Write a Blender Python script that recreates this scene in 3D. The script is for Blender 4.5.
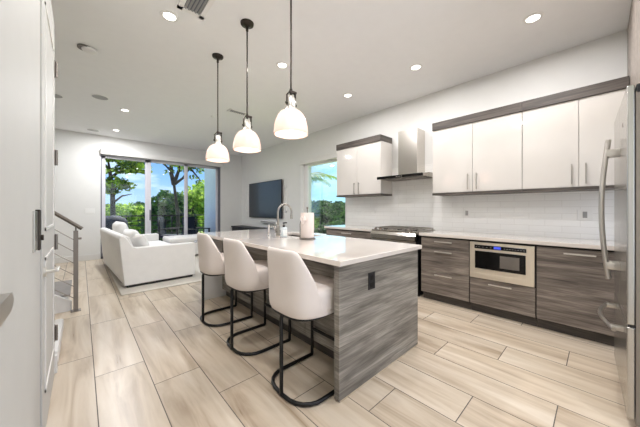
import bpy, bmesh, math, random
from mathutils import Vector, Matrix, noise
random.seed(7)
S = bpy.context.scene
COL = S.collection
for o in list(bpy.data.objects): bpy.data.objects.remove(o)
PI = math.pi

# ------------------------------------------------------------------ camera
cam_d = bpy.data.cameras.new('camera'); cam = bpy.data.objects.new('camera', cam_d); COL.objects.link(cam)
cam.location = (0, 0, 1.27)
cam.rotation_euler = (PI/2, 0, -math.radians(42.73))
cam_d.sensor_width = 36; cam_d.lens = 258.7/640*36
cam_d.shift_y = -4.5/640; cam_d.clip_start = 0.02; cam_d.clip_end = 400
S.camera = cam

# ------------------------------------------------------------------ world / sky
w = bpy.data.worlds.new('sky'); S.world = w; w.use_nodes = True
nt = w.node_tree; nt.nodes.clear()
def N(t, **k):
    n = nt.nodes.new(t)
    for a, b in k.items(): setattr(n, a, b)
    return n
tc = N('ShaderNodeTexCoord'); sp = N('ShaderNodeSeparateXYZ'); nt.links.new(tc.outputs['Generated'], sp.inputs[0])
cr = N('ShaderNodeValToRGB'); e = cr.color_ramp
e.elements[0].position = 0.0; e.elements[0].color = (0.32, 0.44, 0.60, 1)
e.elements[1].position = 0.75; e.elements[1].color = (0.03, 0.13, 0.45, 1)
m_ = e.elements.new(0.10); m_.color = (0.18, 0.33, 0.58, 1)
m_ = e.elements.new(0.24); m_.color = (0.07, 0.20, 0.54, 1)
nt.links.new(sp.outputs['Z'], cr.inputs[0])
nz = N('ShaderNodeTexNoise'); nz.inputs['Scale'].default_value = 3.2; nz.inputs['Detail'].default_value = 6; nz.inputs['Roughness'].default_value = .6
mp = N('ShaderNodeMapping'); mp.inputs['Scale'].default_value = (1, 1, 3.5); nt.links.new(tc.outputs['Generated'], mp.inputs[0]); nt.links.new(mp.outputs[0], nz.inputs[0])
c2 = N('ShaderNodeValToRGB'); c2.color_ramp.elements[0].position = .50; c2.color_ramp.elements[1].position = .72; nt.links.new(nz.outputs[0], c2.inputs[0])
mx = N('ShaderNodeMixRGB'); mx.inputs[2].default_value = (0.62, 0.68, 0.74, 1); nt.links.new(c2.outputs[0], mx.inputs[0]); nt.links.new(cr.outputs[0], mx.inputs[1])
mr = N('ShaderNodeMapRange'); mr.inputs[1].default_value = .45; mr.inputs[2].default_value = .85; nt.links.new(sp.outputs['X'], mr.inputs[0])
mq = N('ShaderNodeMixRGB'); mq.inputs[2].default_value = (0.32, 0.70, 0.80, 1)
mf = N('ShaderNodeMath'); mf.operation = 'MULTIPLY'; mf.inputs[1].default_value = .7; nt.links.new(mr.outputs[0], mf.inputs[0]); nt.links.new(mf.outputs[0], mq.inputs[0]); nt.links.new(mx.outputs[0], mq.inputs[1])
mx = mq
bg = N('ShaderNodeBackground'); bg.inputs[1].default_value = 1.5; nt.links.new(mx.outputs[0], bg.inputs[0])
wo = N('ShaderNodeOutputWorld'); nt.links.new(bg.outputs[0], wo.inputs[0])

def light(name, kind, loc, power, color=(1, 1, 1), rot=(0, 0, 0), **k):
    d = bpy.data.lights.new(name, kind); d.energy = power; d.color = color
    for a, b in k.items(): setattr(d, a, b)
    o = bpy.data.objects.new(name, d); COL.objects.link(o); o.location = loc; o.rotation_euler = rot
    return o
sun_dir = Vector((-0.35, -0.50, -0.80)).normalized()
light('sun', 'SUN', (0, 20, 20), 7, (1, .95, .86), sun_dir.to_track_quat('-Z', 'Y').to_euler(), angle=math.radians(.6))
# unseen fill light added behind the camera; sky portals at the two glazed openings
light('rear_fill', 'AREA', (2.2, -2.45, 1.6), 38, (.98, .985, 1), (PI/2, 0, 0), shape='RECTANGLE', size=4.2, size_y=2.4)
for pl in (light('slider_portal', 'AREA', (1.9, 8.72, 1.45), 1, rot=(-PI/2, 0, 0), shape='RECTANGLE', size=3.0, size_y=2.6),
           light('window_portal', 'AREA', (4.30, 4.4, 1.5), 1, rot=(0, PI/2, 0), shape='RECTANGLE', size=1.8, size_y=1.5)):
    pl.data.cycles.is_portal = True
CAN_W, CAN_C = 12, (1, .975, .975)
PEN_W = .95
S.view_settings.view_transform = 'Standard'; S.view_settings.look = 'None'
S.view_settings.exposure = 0.56; S.view_settings.gamma = 1; S.view_settings.use_curve_mapping = False

# ------------------------------------------------------------------ materials
def newmat(name):
    m = bpy.data.materials.new(name); m.use_nodes = True
    return m, m.node_tree, m.node_tree.nodes['Principled BSDF']
def lin(h):
    c = [int(h[i:i+2], 16)/255 for i in (0, 2, 4)]
    return tuple(x/12.92 if x < .04045 else ((x+.055)/1.055)**2.4 for x in c)+(1,)
def mat(name, h, rough=.5, metal=0, var=.04, scale=8, bump=0, bscale=200, coat=0, emit=0, stretch=(1, 1, 1), spec=.5, aniso=0):
    m, t, b = newmat(name); c = lin(h)
    b.inputs['Roughness'].default_value = rough; b.inputs['Metallic'].default_value = metal
    b.inputs['Coat Weight'].default_value = coat; b.inputs['Specular IOR Level'].default_value = spec
    if emit:
        b.inputs['Emission Color'].default_value = c; b.inputs['Emission Strength'].default_value = emit
    g = t.nodes.new('ShaderNodeTexCoord'); mp = t.nodes.new('ShaderNodeMapping'); mp.inputs['Scale'].default_value = stretch
    t.links.new(g.outputs['Object'], mp.inputs[0])
    n = t.nodes.new('ShaderNodeTexNoise'); n.inputs['Scale'].default_value = scale; n.inputs['Detail'].default_value = 4
    t.links.new(mp.outputs[0], n.inputs[0])
    r = t.nodes.new('ShaderNodeValToRGB')
    r.color_ramp.elements[0].position = .3; r.color_ramp.elements[1].position = .7
    r.color_ramp.elements[0].color = tuple(x*(1-var) for x in c[:3])+(1,)
    r.color_ramp.elements[1].color = tuple(min(1, x*(1+var)) for x in c[:3])+(1,)
    t.links.new(n.outputs[0], r.inputs[0]); t.links.new(r.outputs[0], b.inputs['Base Color'])
    if bump:
        n2 = t.nodes.new('ShaderNodeTexNoise'); n2.inputs['Scale'].default_value = bscale; t.links.new(mp.outputs[0], n2.inputs[0])
        bp = t.nodes.new('ShaderNodeBump'); bp.inputs['Strength'].default_value = bump; bp.inputs['Distance'].default_value = .002
        t.links.new(n2.outputs[0], bp.inputs['Height']); t.links.new(bp.outputs[0], b.inputs['Normal'])
    return m
def wood(name, dark, mid, light_, rough=.45, zs=20, hs=1.1):
    m, t, b = newmat(name); b.inputs['Roughness'].default_value = rough
    g = t.nodes.new('ShaderNodeTexCoord'); mp = t.nodes.new('ShaderNodeMapping'); mp.inputs['Scale'].default_value = (hs, hs, zs)
    t.links.new(g.outputs['Object'], mp.inputs[0])
    n = t.nodes.new('ShaderNodeTexNoise'); n.inputs['Scale'].default_value = 1.6; n.inputs['Detail'].default_value = 8; n.inputs['Roughness'].default_value = .62; n.inputs['Distortion'].default_value = .5
    t.links.new(mp.outputs[0], n.inputs[0])
    r = t.nodes.new('ShaderNodeValToRGB'); r.color_ramp.elements[0].position = .30; r.color_ramp.elements[0].color = lin(dark)
    r.color_ramp.elements[1].position = .70; r.color_ramp.elements[1].color = lin(light_)
    k = r.color_ramp.elements.new(.5); k.color = lin(mid)
    t.links.new(n.outputs[0], r.inputs[0])
    mp2 = t.nodes.new('ShaderNodeMapping'); mp2.inputs['Scale'].default_value = (hs*4, hs*4, zs*12); t.links.new(g.outputs['Object'], mp2.inputs[0])
    n2 = t.nodes.new('ShaderNodeTexNoise'); n2.inputs['Scale'].default_value = 1; n2.inputs['Detail'].default_value = 5; t.links.new(mp2.outputs[0], n2.inputs[0])
    r2 = t.nodes.new('ShaderNodeValToRGB'); r2.color_ramp.elements[0].position = .35; r2.color_ramp.elements[0].color = (.66, .65, .64, 1); r2.color_ramp.elements[1].position = .6; r2.color_ramp.elements[1].color = (1.05, 1.05, 1.05, 1)
    t.links.new(n2.outputs[0], r2.inputs[0])
    x = t.nodes.new('ShaderNodeMixRGB'); x.blend_type = 'MULTIPLY'; x.inputs[0].default_value = 1
    t.links.new(r.outputs[0], x.inputs[1]); t.links.new(r2.outputs[0], x.inputs[2]); t.links.new(x.outputs[0], b.inputs['Base Color'])
    return m
def math_node(t, op, a, b=None, c=None):
    n = t.nodes.new('ShaderNodeMath'); n.operation = op
    for i, v in enumerate((a, b, c)):
        if v is None: continue
        if isinstance(v, (int, float)): n.inputs[i].default_value = v
        else: t.links.new(v, n.inputs[i])
    return n.outputs[0]
def floor_mat():
    m, t, b = newmat('floor_tile'); W, L = .3125, 1.20
    g = t.nodes.new('ShaderNodeTexCoord'); s = t.nodes.new('ShaderNodeSeparateXYZ'); t.links.new(g.outputs['Object'], s.inputs[0])
    X, Y = s.outputs[0], s.outputs[1]
    u = math_node(t, 'DIVIDE', math_node(t, 'SUBTRACT', X, .076), W)
    col = math_node(t, 'FLOOR', u); fu = math_node(t, 'SUBTRACT', u, col)
    v = math_node(t, 'ADD', math_node(t, 'DIVIDE', math_node(t, 'SUBTRACT', Y, 2.585), L), math_node(t, 'DIVIDE', col, 3.0))
    row = math_node(t, 'FLOOR', v); fv = math_node(t, 'SUBTRACT', v, row)
    du = math_node(t, 'MULTIPLY', math_node(t, 'MINIMUM', fu, math_node(t, 'SUBTRACT', 1, fu)), W)
    dv = math_node(t, 'MULTIPLY', math_node(t, 'MINIMUM', fv, math_node(t, 'SUBTRACT', 1, fv)), L)
    d = math_node(t, 'MINIMUM', du, dv)
    grout = math_node(t, 'LESS_THAN', d, .0028)
    cid = t.nodes.new('ShaderNodeCombineXYZ'); t.links.new(col, cid.inputs[0]); t.links.new(row, cid.inputs[1])
    wn = t.nodes.new('ShaderNodeTexWhiteNoise'); t.links.new(cid.outputs[0], wn.inputs[0])
    cv = t.nodes.new('ShaderNodeCombineXYZ')
    t.links.new(math_node(t, 'MULTIPLY', X, 9), cv.inputs[0]); t.links.new(math_node(t, 'MULTIPLY', Y, .9), cv.inputs[1])
    t.links.new(math_node(t, 'MULTIPLY', wn.outputs[0], 40), cv.inputs[2])
    n = t.nodes.new('ShaderNodeTexNoise'); n.inputs['Scale'].default_value = 1.1; n.inputs['Detail'].default_value = 7; n.inputs['Roughness'].default_value = .55; n.inputs['Distortion'].default_value = .6
    t.links.new(cv.outputs[0], n.inputs[0])
    r = t.nodes.new('ShaderNodeValToRGB')
    r.color_ramp.elements[0].position = .28; r.color_ramp.elements[0].color = lin('a8957f')
    r.color_ramp.elements[1].position = .72; r.color_ramp.elements[1].color = lin('dacebd')
    k = r.color_ramp.elements.new(.48); k.color = lin('c8b8a3')
    t.links.new(n.outputs[0], r.inputs[0])
    hv = t.nodes.new('ShaderNodeHueSaturation'); t.links.new(r.outputs[0], hv.inputs['Color'])
    t.links.new(math_node(t, 'ADD', math_node(t, 'MULTIPLY', wn.outputs[0], .14), .92), hv.inputs['Value'])
    x = t.nodes.new('ShaderNodeMixRGB'); t.links.new(grout, x.inputs[0]); t.links.new(hv.outputs[0], x.inputs[1]); x.inputs[2].default_value = lin('5d5650')
    t.links.new(x.outputs[0], b.inputs['Base Color'])
    t.links.new(math_node(t, 'ADD', math_node(t, 'MULTIPLY', grout, .4), math_node(t, 'ADD', math_node(t, 'MULTIPLY', n.outputs[0], .12), .24)), b.inputs['Roughness'])
    bp = t.nodes.new('ShaderNodeBump'); bp.inputs['Strength'].default_value = .35; bp.inputs['Distance'].default_value = .002; bp.invert = True
    t.links.new(grout, bp.inputs['Height']); t.links.new(bp.outputs[0], b.inputs['Normal'])
    return m
def subway_mat():
    m, t, b = newmat('subway_tile'); b.inputs['Roughness'].default_value = .22
    g = t.nodes.new('ShaderNodeTexCoord'); s = t.nodes.new('ShaderNodeSeparateXYZ'); t.links.new(g.outputs['Object'], s.inputs[0])
    c = t.nodes.new('ShaderNodeCombineXYZ'); t.links.new(s.outputs[1], c.inputs[0]); t.links.new(s.outputs[2], c.inputs[1])
    br = t.nodes.new('ShaderNodeTexBrick'); t.links.new(c.outputs[0], br.inputs[0])
    br.inputs['Color1'].default_value = lin('f0efec'); br.inputs['Color2'].default_value = lin('edece9'); br.inputs['Mortar'].default_value = lin('dddbd7')
    br.inputs['Scale'].default_value = 1; br.inputs['Mortar Size'].default_value = .002; br.inputs['Brick Width'].default_value = .305; br.inputs['Row Height'].default_value = .0762
    t.links.new(br.outputs[0], b.inputs['Base Color'])
    bp = t.nodes.new('ShaderNodeBump'); bp.invert = True; bp.inputs['Strength'].default_value = .15; bp.inputs['Distance'].default_value = .002
    t.links.new(br.outputs['Fac'], bp.inputs['Height']); t.links.new(bp.outputs[0], b.inputs['Normal'])
    return m
def glass_mat(name='window_glass', tint=(.96, .98, .98, 1)):
    m, t, b = newmat(name); t.nodes.remove(b)
    tr = t.nodes.new('ShaderNodeBsdfTransparent'); tr.inputs[0].default_value = tint
    gl = t.nodes.new('ShaderNodeBsdfGlossy'); gl.inputs['Roughness'].default_value = .02
    fr = t.nodes.new('ShaderNodeFresnel'); fr.inputs[0].default_value = 1.3
    x = t.nodes.new('ShaderNodeMixShader'); t.links.new(fr.outputs[0], x.inputs[0]); t.links.new(tr.outputs[0], x.inputs[1]); t.links.new(gl.outputs[0], x.inputs[2])
    t.links.new(x.outputs[0], t.nodes['Material Output'].inputs[0])
    return m
def leaf_mat(name, a, b_):
    m, t, b = newmat(name); b.inputs['Roughness'].default_value = .6; b.inputs['Specular IOR Level'].default_value = .25
    g = t.nodes.new('ShaderNodeTexCoord'); n = t.nodes.new('ShaderNodeTexNoise'); n.inputs['Scale'].default_value = 2.2; n.inputs['Detail'].default_value = 6
    t.links.new(g.outputs['Object'], n.inputs[0])
    r = t.nodes.new('ShaderNodeValToRGB'); r.color_ramp.elements[0].position = .42; r.color_ramp.elements[1].position = .6
    r.color_ramp.elements[0].color = lin(a); r.color_ramp.elements[1].color = lin(b_)
    t.links.new(n.outputs[0], r.inputs[0]); t.links.new(r.outputs[0], b.inputs['Base Color'])
    tl = t.nodes.new('ShaderNodeBsdfTranslucent'); t.links.new(r.outputs[0], tl.inputs[0])
    x = t.nodes.new('ShaderNodeMixShader'); x.inputs[0].default_value = .45
    t.links.new(b.outputs[0], x.inputs[1]); t.links.new(tl.outputs[0], x.inputs[2]); t.links.new(x.outputs[0], t.nodes['Material Output'].inputs[0])
    return m

def opal_mat():
    m, t, b = newmat('opal_glass'); b.inputs['Base Color'].default_value = lin('f2e2dc'); b.inputs['Roughness'].default_value = .2
    b.inputs['Emission Color'].default_value = lin('ffd9c2'); b.inputs['Emission Strength'].default_value = .12
    tl = t.nodes.new('ShaderNodeBsdfTranslucent'); n = t.nodes.new('ShaderNodeTexNoise'); n.inputs['Scale'].default_value = 20
    r = t.nodes.new('ShaderNodeValToRGB'); r.color_ramp.elements[0].color = lin('ffe9e0'); r.color_ramp.elements[1].color = lin('ffede6')
    t.links.new(n.outputs[0], r.inputs[0]); t.links.new(r.outputs[0], tl.inputs[0])
    x = t.nodes.new('ShaderNodeMixShader'); x.inputs[0].default_value = .35
    t.links.new(b.outputs[0], x.inputs[1]); t.links.new(tl.outputs[0], x.inputs[2]); t.links.new(x.outputs[0], t.nodes['Material Output'].inputs[0])
    return m
M_ = dict(
    floor=floor_mat(), subway=subway_mat(), glass=glass_mat(),
    wall=mat('wall_paint', 'e1e0dd', .85, var=.01, bump=.05, bscale=300),
    ceiling=mat('ceiling_paint', 'eeeeee', .9, var=.01, bump=.05, bscale=300),
    trim=mat('white_trim', 'dcdad6', .4, var=.01),
    door=mat('door_paint', 'b9b8b4', .6, var=.012),
    frame=mat('aluminium_frame', 'd8d6dc', .35, .2, var=.03),
    darkframe=mat('dark_aluminium', '6a6a74', .4, .3, var=.03),
    wood=wood('grey_wood', '5b5751', '8a857d', 'aea89e', zs=9, hs=.9),
    woodb=wood('taupe_wood', '4c453f', '7f756d', 'a99f95', zs=10, hs=.9),
    woodt=wood('dark_taupe_wood', '38332f', '504944', '6a625b', zs=12, hs=.8), gapshade=mat('cabinet_shadow_gap', '2c2825', .7),
    woodp=wood('pale_taupe_wood', '81776f', '958b83', 'a89e95', zs=2, hs=9),
    gloss=mat('gloss_white_lacquer', 'd6d1cb', .05, var=.006, coat=.9, spec=.8),
    daylit=mat('daylit_panel', 'dcdad6', .4, var=.01),
    quartz=mat('white_quartz', 'dcd4cc', .06, var=.006, scale=30, coat=.45, spec=.6),
    steel=mat('brushed_steel', 'd0cbc4', .24, 1, var=.06, scale=3, stretch=(1, 1, 60)),
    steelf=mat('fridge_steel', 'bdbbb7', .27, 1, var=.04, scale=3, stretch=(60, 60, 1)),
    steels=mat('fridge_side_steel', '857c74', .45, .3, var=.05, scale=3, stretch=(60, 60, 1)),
    warmsteel=mat('warm_steel', 'e6dccb', .36, .7, var=.05, scale=3, stretch=(1, 60, 1)),
    nickel=mat('satin_nickel', 'd2cec6', .34, .75, var=.03),
    chrome=mat('chrome', 'cfcfcf', .12, 1, var=.02),
    bronze=mat('dark_bronze', '3a332e', .35, .7, var=.1),
    pull=mat('handle_steel', 'aaa59e', .3, .9, var=.03), barsteel=mat('bar_handle_steel', 'cac5be', .28, .9, var=.03),
    black=mat('black_metal', '141414', .4, .3, var=.1),
    bglass=mat('black_glass', '0b0b0c', .12, 0, var=.05, spec=.35),
    blackp=mat('black_plastic', '17171a', .5, var=.1),
    iron=mat('cast_iron', '77716b', .5, .5, var=.1),
    fabric=mat('cream_leatherette', 'e0d6cf', .6, var=.02, bump=.1, bscale=350),
    sofa=mat('white_linen', 'ebe9e6', .9, var=.02, bump=.3, bscale=260),
    rug=mat('pale_rug', 'd8d2c8', .95, var=.05, scale=60, bump=.6, bscale=120),
    screen=mat('tv_screen', '262c34', .3, 0, var=.1, coat=.2),
    plastic=mat('white_plastic', 'e9e8e5', .4, var=.01),
    greyplastic=mat('grey_plastic', '9c9b99', .5, var=.04),
    paper=mat('paper_towel', 'efe3dc', .9, var=.02, bump=.4, bscale=90),
    shade=opal_mat(),
    bulb=mat('lamp_glow', 'fff4e2', .4, var=0, emit=5),
    led=mat('downlight_lens', 'fffaf2', .4, var=0, emit=4),
    blue=mat('blue_display', '4452d0', .3, var=.02, emit=.5),
    soap=mat('clear_soap', 'c9d4d8', .08, var=.03, coat=.5),
    label=mat('bottle_label', 'e7ebe9', .5, var=.02),
    rail=mat('rail_steel', '857e77', .35, .6, var=.05),
    tread=mat('grey_tread', '8c8783', .6, var=.08),
    stucco=mat('grey_stucco', 'cdd2da', .9, var=.04, bump=.5, bscale=60),
    deck=mat('balcony_tile', '8f8d88', .7, var=.06),
    bark=mat('bark', '3a302a', .9, var=.3, scale=12, bump=.8, bscale=30),
    palebark=mat('pale_bark', 'b9b2a6', .9, var=.15, scale=12),
    grass=mat('lawn', 'a3b860', .95, var=.35, scale=.35),
    pine=leaf_mat('pine_needles', '3c5a1c', 'b4cc48'),
    oak=leaf_mat('oak_leaves', '2c4a34', '5f8245'),
    bush=leaf_mat('bright_leaves', '6d9036', 'c6dc68'),
    forest=leaf_mat('forest_leaves', '21441f', '587e3c'),
    palm=leaf_mat('palm_leaves', '2f5a1e', '85a838'),
    navy=mat('navy_cover', '18202f', .8, var=.1),
)

# ------------------------------------------------------------------ mesh helpers
def wloc(o):
    v = Vector((0, 0, 0))
    while o: v += o.location; o = o.parent
    return v
class MB:
    def __init__(s): s.bm = bmesh.new(); s.sm = False
    def box(s, x0, y0, z0, x1, y1, z1, bev=0, seg=2):
        r = bmesh.ops.create_cube(s.bm, size=1)
        for v in r['verts']:
            v.co = Vector(((x0+x1)/2+v.co.x*(x1-x0), (y0+y1)/2+v.co.y*(y1-y0), (z0+z1)/2+v.co.z*(z1-z0)))
        if bev:
            ed = list({e for v in r['verts'] for e in v.link_edges})
            bmesh.ops.bevel(s.bm, geom=ed, offset=bev, segments=seg, affect='EDGES', profile=.5)
        return s
    def cyl(s, p0, p1, r0, r1=None, n=16, cap=True):
        p0, p1 = Vector(p0), Vector(p1); r1 = r0 if r1 is None else r1; d = p1-p0
        q = d.to_track_quat('Z', 'Y').to_matrix().to_4x4(); q.translation = (p0+p1)/2
        bmesh.ops.create_cone(s.bm, cap_ends=cap, segments=n, radius1=max(r0, 1e-4), radius2=max(r1, 1e-4), depth=d.length, matrix=q)
        return s
    def tube(s, pts, r, n=8, closed=False):
        pts = [Vector(p) for p in pts]; k = len(pts); rings = []; up = None
        for i, p in enumerate(pts):
            a = pts[(i-1) % k] if (closed or i > 0) else p; b = pts[(i+1) % k] if (closed or i < k-1) else p
            t = (b-a).normalized()
            if up is None: up = Vector((0, 0, 1)) if abs(t.z) < .9 else Vector((1, 0, 0))
            side = t.cross(up).normalized(); up = side.cross(t).normalized()
            rr = r[i] if isinstance(r, (list, tuple)) else r
            rings.append([s.bm.verts.new(p+(side*math.cos(2*PI*j/n)+up*math.sin(2*PI*j/n))*rr) for j in range(n)])
        for i in range(k if closed else k-1):
            A, B = rings[i], rings[(i+1) % k]
            for j in range(n): s.bm.faces.new((A[j], A[(j+1) % n], B[(j+1) % n], B[j]))
        if not closed:
            s.bm.faces.new(rings[0][::-1]); s.bm.faces.new(rings[-1])
        return s
    def lathe(s, prof, c, n=32, cap=False):
        rings = []
        for r, z in prof:
            rings.append([s.bm.verts.new((c[0]+r*math.cos(2*PI*j/n), c[1]+r*math.sin(2*PI*j/n), c[2]+z)) for j in range(n)])
        for A, B in zip(rings, rings[1:]):
            for j in range(n): s.bm.faces.new((A[j], A[(j+1) % n], B[(j+1) % n], B[j]))
        if cap: s.bm.faces.new(rings[0][::-1]); s.bm.faces.new(rings[-1])
        return s
    def prism(s, poly, axis, a, b):
        # poly of 2D points in the two other axes (in xyz order), extruded from a to b along axis
        def mk(p, t): l = list(p); l.insert(axis, t); return s.bm.verts.new(l)
        A = [mk(p, a) for p in poly]; B = [mk(p, b) for p in poly]; n = len(poly)
        s.bm.faces.new(A); s.bm.faces.new(B[::-1])
        for i in range(n): s.bm.faces.new((A[i], B[i], B[(i+1) % n], A[(i+1) % n]))
        return s
    def raw(s, vs, fs):
        V = [s.bm.verts.new(v) for v in vs]
        for f in fs: s.bm.faces.new([V[i] for i in f])
        return s
    def smooth(s): s.sm = True; return s
    def build(s, name, m, parent=None, sub=0, bevel=0, soft=False):
        bmesh.ops.recalc_face_normals(s.bm, faces=s.bm.faces)
        if parent is not None: bmesh.ops.translate(s.bm, verts=s.bm.verts, vec=-wloc(parent))
        me = bpy.data.meshes.new(name); s.bm.to_mesh(me); s.bm.free()
        me.materials.append(M_[m] if isinstance(m, str) else m)
        o = bpy.data.objects.new(name, me); COL.objects.link(o); o.parent = parent
        if s.sm:
            for p in me.polygons: p.use_smooth = True
            if not soft: me.set_sharp_from_angle(angle=math.radians(40))
        if bevel:
            b = o.modifiers.new('b', 'BEVEL'); b.width = bevel; b.segments = 2; b.limit_method = 'ANGLE'
        if sub:
            q = o.modifiers.new('s', 'SUBSURF'); q.levels = sub; q.render_levels = sub
        return o
def bx(*a, **k): return MB().box(*a, **k)
def tag(o, label, cat, group=None, kind=None):
    o['label'] = label; o['category'] = cat
    if group: o['group'] = group
    if kind: o['kind'] = kind
    return o
def thing(name, label, cat, loc, group=None):
    o = bpy.data.objects.new(name, None); COL.objects.link(o); o.location = loc; o.empty_display_size = .1
    return tag(o, label, cat, group)
def struct(o): o['kind'] = 'structure'; return o
def dup(root, loc, rz=None, label=None):
    r = root.copy(); COL.objects.link(r); r.location = loc
    if rz is not None: r.rotation_euler = (0, 0, rz)
    if label: r['label'] = label
    for ch in list(root.children):
        c = ch.copy(); COL.objects.link(c); c.parent = r
        for g in list(ch.children):
            d = g.copy(); COL.objects.link(d); d.parent = c
    return r

# ------------------------------------------------------------------ the shell
ZC = 3.14; XR = 4.17; YB = 8.6; XL = -2.6; YF = -2.6
struct(bx(XL-.1, YF-.1, -.15, XR+.2, YB+.15, 0).build('floor', 'floor'))
struct(bx(XL-.1, YF-.1, ZC, XR+.2, YB+.2, ZC+.15).build('ceiling', 'ceiling'))
W = MB()   # right wall with window opening
WY0, WY1, WZ0, WZ1 = 3.69, 5.12, .62, 2.40
W.box(XR, YF, 0, XR+.18, WY0, ZC).box(XR, WY1, 0, XR+.18, YB+.15, ZC).box(XR, WY0, 0, XR+.18, WY1, WZ0).box(XR, WY0, WZ1, XR+.18, WY1, ZC)
struct(W.build('wall_right', 'wall'))
DX0, DX1, DZ1 = .365, 3.42, 2.70
W = MB().box(XL, YB, 0, DX0, YB+.15, ZC).box(DX1, YB, 0, XR, YB+.15, ZC).box(DX0, YB, DZ1, DX1, YB+.15, ZC)
struct(W.build('wall_back', 'wall'))
W = MB().box(-.30, YF, 0, -.175, 2.85, ZC)
struct(W.build('wall_left', 'wall'))
struct(MB().box(XL-.1, 2.75, 0, XL, YB, ZC).box(XL, 2.75, 0, -.30, 2.85, ZC).build('wall_stairwell', 'wall'))
W = MB().box(-.30, YF-.12, 0, .2, YF, ZC).box(3.8, YF-.12, 0, XR, YF, ZC).box(.2, YF-.12, 2.8, 3.8, YF, ZC).box(.2, YF-.12, 0, 3.8, YF, .4)  # out of view; the opening is added to let sky light in
struct(W.build('wall_front', 'wall'))
def baseboard(name, x0, y0, x1, y1): return struct(bx(x0, y0, 0, x1, y1, .135, bev=.004).build(name, 'trim'))
baseboard('baseboard_back', XL, YB-.018, DX0-.0, YB); baseboard('baseboard_back', DX1, YB-.018, XR, YB)
baseboard('baseboard_right', XR-.018, 3.75, XR, YB-.02)
baseboard('baseboard_left', -.30, 2.851, -.135, 2.90)
# backsplash
struct(bx(XR-.012, -.19, .93, XR, 3.66, 2.0).build('trim_1', 'subway'))

# sliding glass door at the back
d1 = struct(MB().box(DX0, YB+.01, 0, DX0+.025, YB+.13, DZ1).box(DX1-.06, YB+.01, 0, DX1, YB+.13, DZ1).box(DX0, YB+.01, DZ1-.04, DX1, YB+.13, DZ1).box(DX0, YB+.01, 0, DX1, YB+.13, .05).build('window_1', 'darkframe'))
def sash(x0, x1, y, parent, m='frame'):
    f = MB(); a = .075
    f.box(x0, y, .04, x0+a, y+.04, DZ1-.04, bev=.004).box(x1-a, y, .04, x1, y+.04, DZ1-.04, bev=.004)
    f.box(x0, y, .04, x1, y+.04, .13).box(x0, y, DZ1-.11, x1, y+.04, DZ1-.04)
    s_ = f.build('window_frame', m, parent)
    bx(x0+a-.01, y+.016, .12, x1-a+.01, y+.024, DZ1-.1).build('pane', 'glass', s_)
    return s_
s1 = sash(DX0+.025, 1.40, YB+.085, d1)
sash(1.385, 2.40, YB+.045, d1)
sash(2.36, DX1-.05, YB+.085, d1)
bx(1.42, YB+.02, .95, 1.45, YB+.046, 1.25, bev=.006).build('door_handle', 'darkframe', d1)
t = thing('roller_blind', 'white roller blind cassette above the sliding glass door', 'blind', (1.9, YB, 2.65))
bx(.36, YB-.10, 2.665, 3.44, YB, 2.80, bev=.006).build('cassette', 'trim', t)
bx(.40, YB-.07, 2.645, 3.40, YB-.045, 2.668).build('bottom_rail', 'greyplastic', t)
for i in range(12): pass
# right window
w2 = MB().box(XR+.03, WY0, WZ0, XR+.13, WY0+.05, WZ1).box(XR+.01, WY1-.14, WZ0, XR+.13, WY1, WZ1).box(XR+.03, WY0, WZ0, XR+.13, WY1, WZ0+.05).box(XR+.03, WY0, WZ1-.05, XR+.13, WY1, WZ1)
w2 = struct(w2.build('window_2', 'plastic'))
bx(XR+.07, WY0+.04, WZ0+.04, XR+.078, WY1-.05, WZ1-.04).build('pane', 'glass', w2)
bx(XR-.05, WY0-.04, WZ0-.03, XR+.03, WY1+.04, WZ0, bev=.004).build('window_sill', 'trim', w2)
t = thing('roller_blind', 'white roller blind box over the side window between television and wall cabinet', 'blind', (XR, 4.4, 2.38))
bx(XR-.09, WY0-.0, 2.385, XR, WY1+.06, 2.50, bev=.006).build('cassette', 'trim', t)
bx(XR-.03, WY1-.01, WZ0-.0, XR, WY1+.10, 2.385, bev=.003).build('side_channel', 'plastic', t)

# ------------------------------------------------------------------ doors on the left
t = struct(bx(-.172, 1.97, .012, -.148, 2.80, 2.58, bev=.003).build('door_1', 'door'))
fr = MB()
for z0, z1 in ((.25, 1.0), (1.15, 2.42)):
    fr.box(-.148, 2.09, z0, -.143, 2.105, z1).box(-.148, 2.665, z0, -.143, 2.68, z1).box(-.148, 2.09, z0, -.143, 2.68, z0+.015).box(-.148, 2.09, z1-.015, -.143, 2.68, z1)
fr.build('panel_moulding', 'trim', t)
for zc in (.33, 1.02, 1.66, 2.33):
    h = MB(); h.cyl((-.138, 2.806, zc-.058), (-.138, 2.806, zc+.058), .0085, n=12).box(-.149, 2.77, zc-.055, -.1445, 2.803, zc+.055).box(-.152, 2.809, zc-.055, -.1445, 2.84, zc+.055)
    for q in (-.034, -.011, .011, .034): h.cyl((-.138, 2.806, zc+q-.001), (-.138, 2.806, zc+q+.001), .0098, n=12)
    h.smooth().build('hinge', 'rail', t)
h = MB(); h.cyl((-.15, 2.04, .93), (-.138, 2.04, .93), .026, n=20).cyl((-.14, 2.04, .93), (-.098, 2.04, .93), .009).box(-.107, 2.03, .922, -.089, 2.15, .938, bev=.004)
h.smooth().build('door_handle', 'nickel', t)
struct(MB().box(-.178, 1.50, 0, -.155, 1.955, ZC).box(-.178, 2.812, 0, -.150, 2.855, 2.66).box(-.178, 1.955, 2.60, -.150, 2.85, 2.68).build('trim_2', 'door'))
t = struct(bx(-.170, .45, .012, -.126, 1.44, 2.58, bev=.002).build('door_2', 'door'))
h = MB(); h.prism([(.30, 1.142), (.65, 1.134), (.672, 1.118), (.65, 1.104), (.30, 1.106)], 0, -.107, -.083)
h.cyl((-.126, .52, 1.12), (-.10, .52, 1.12), .011).cyl((-.128, .52, 1.12), (-.118, .52, 1.12), .027, n=24)
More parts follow.
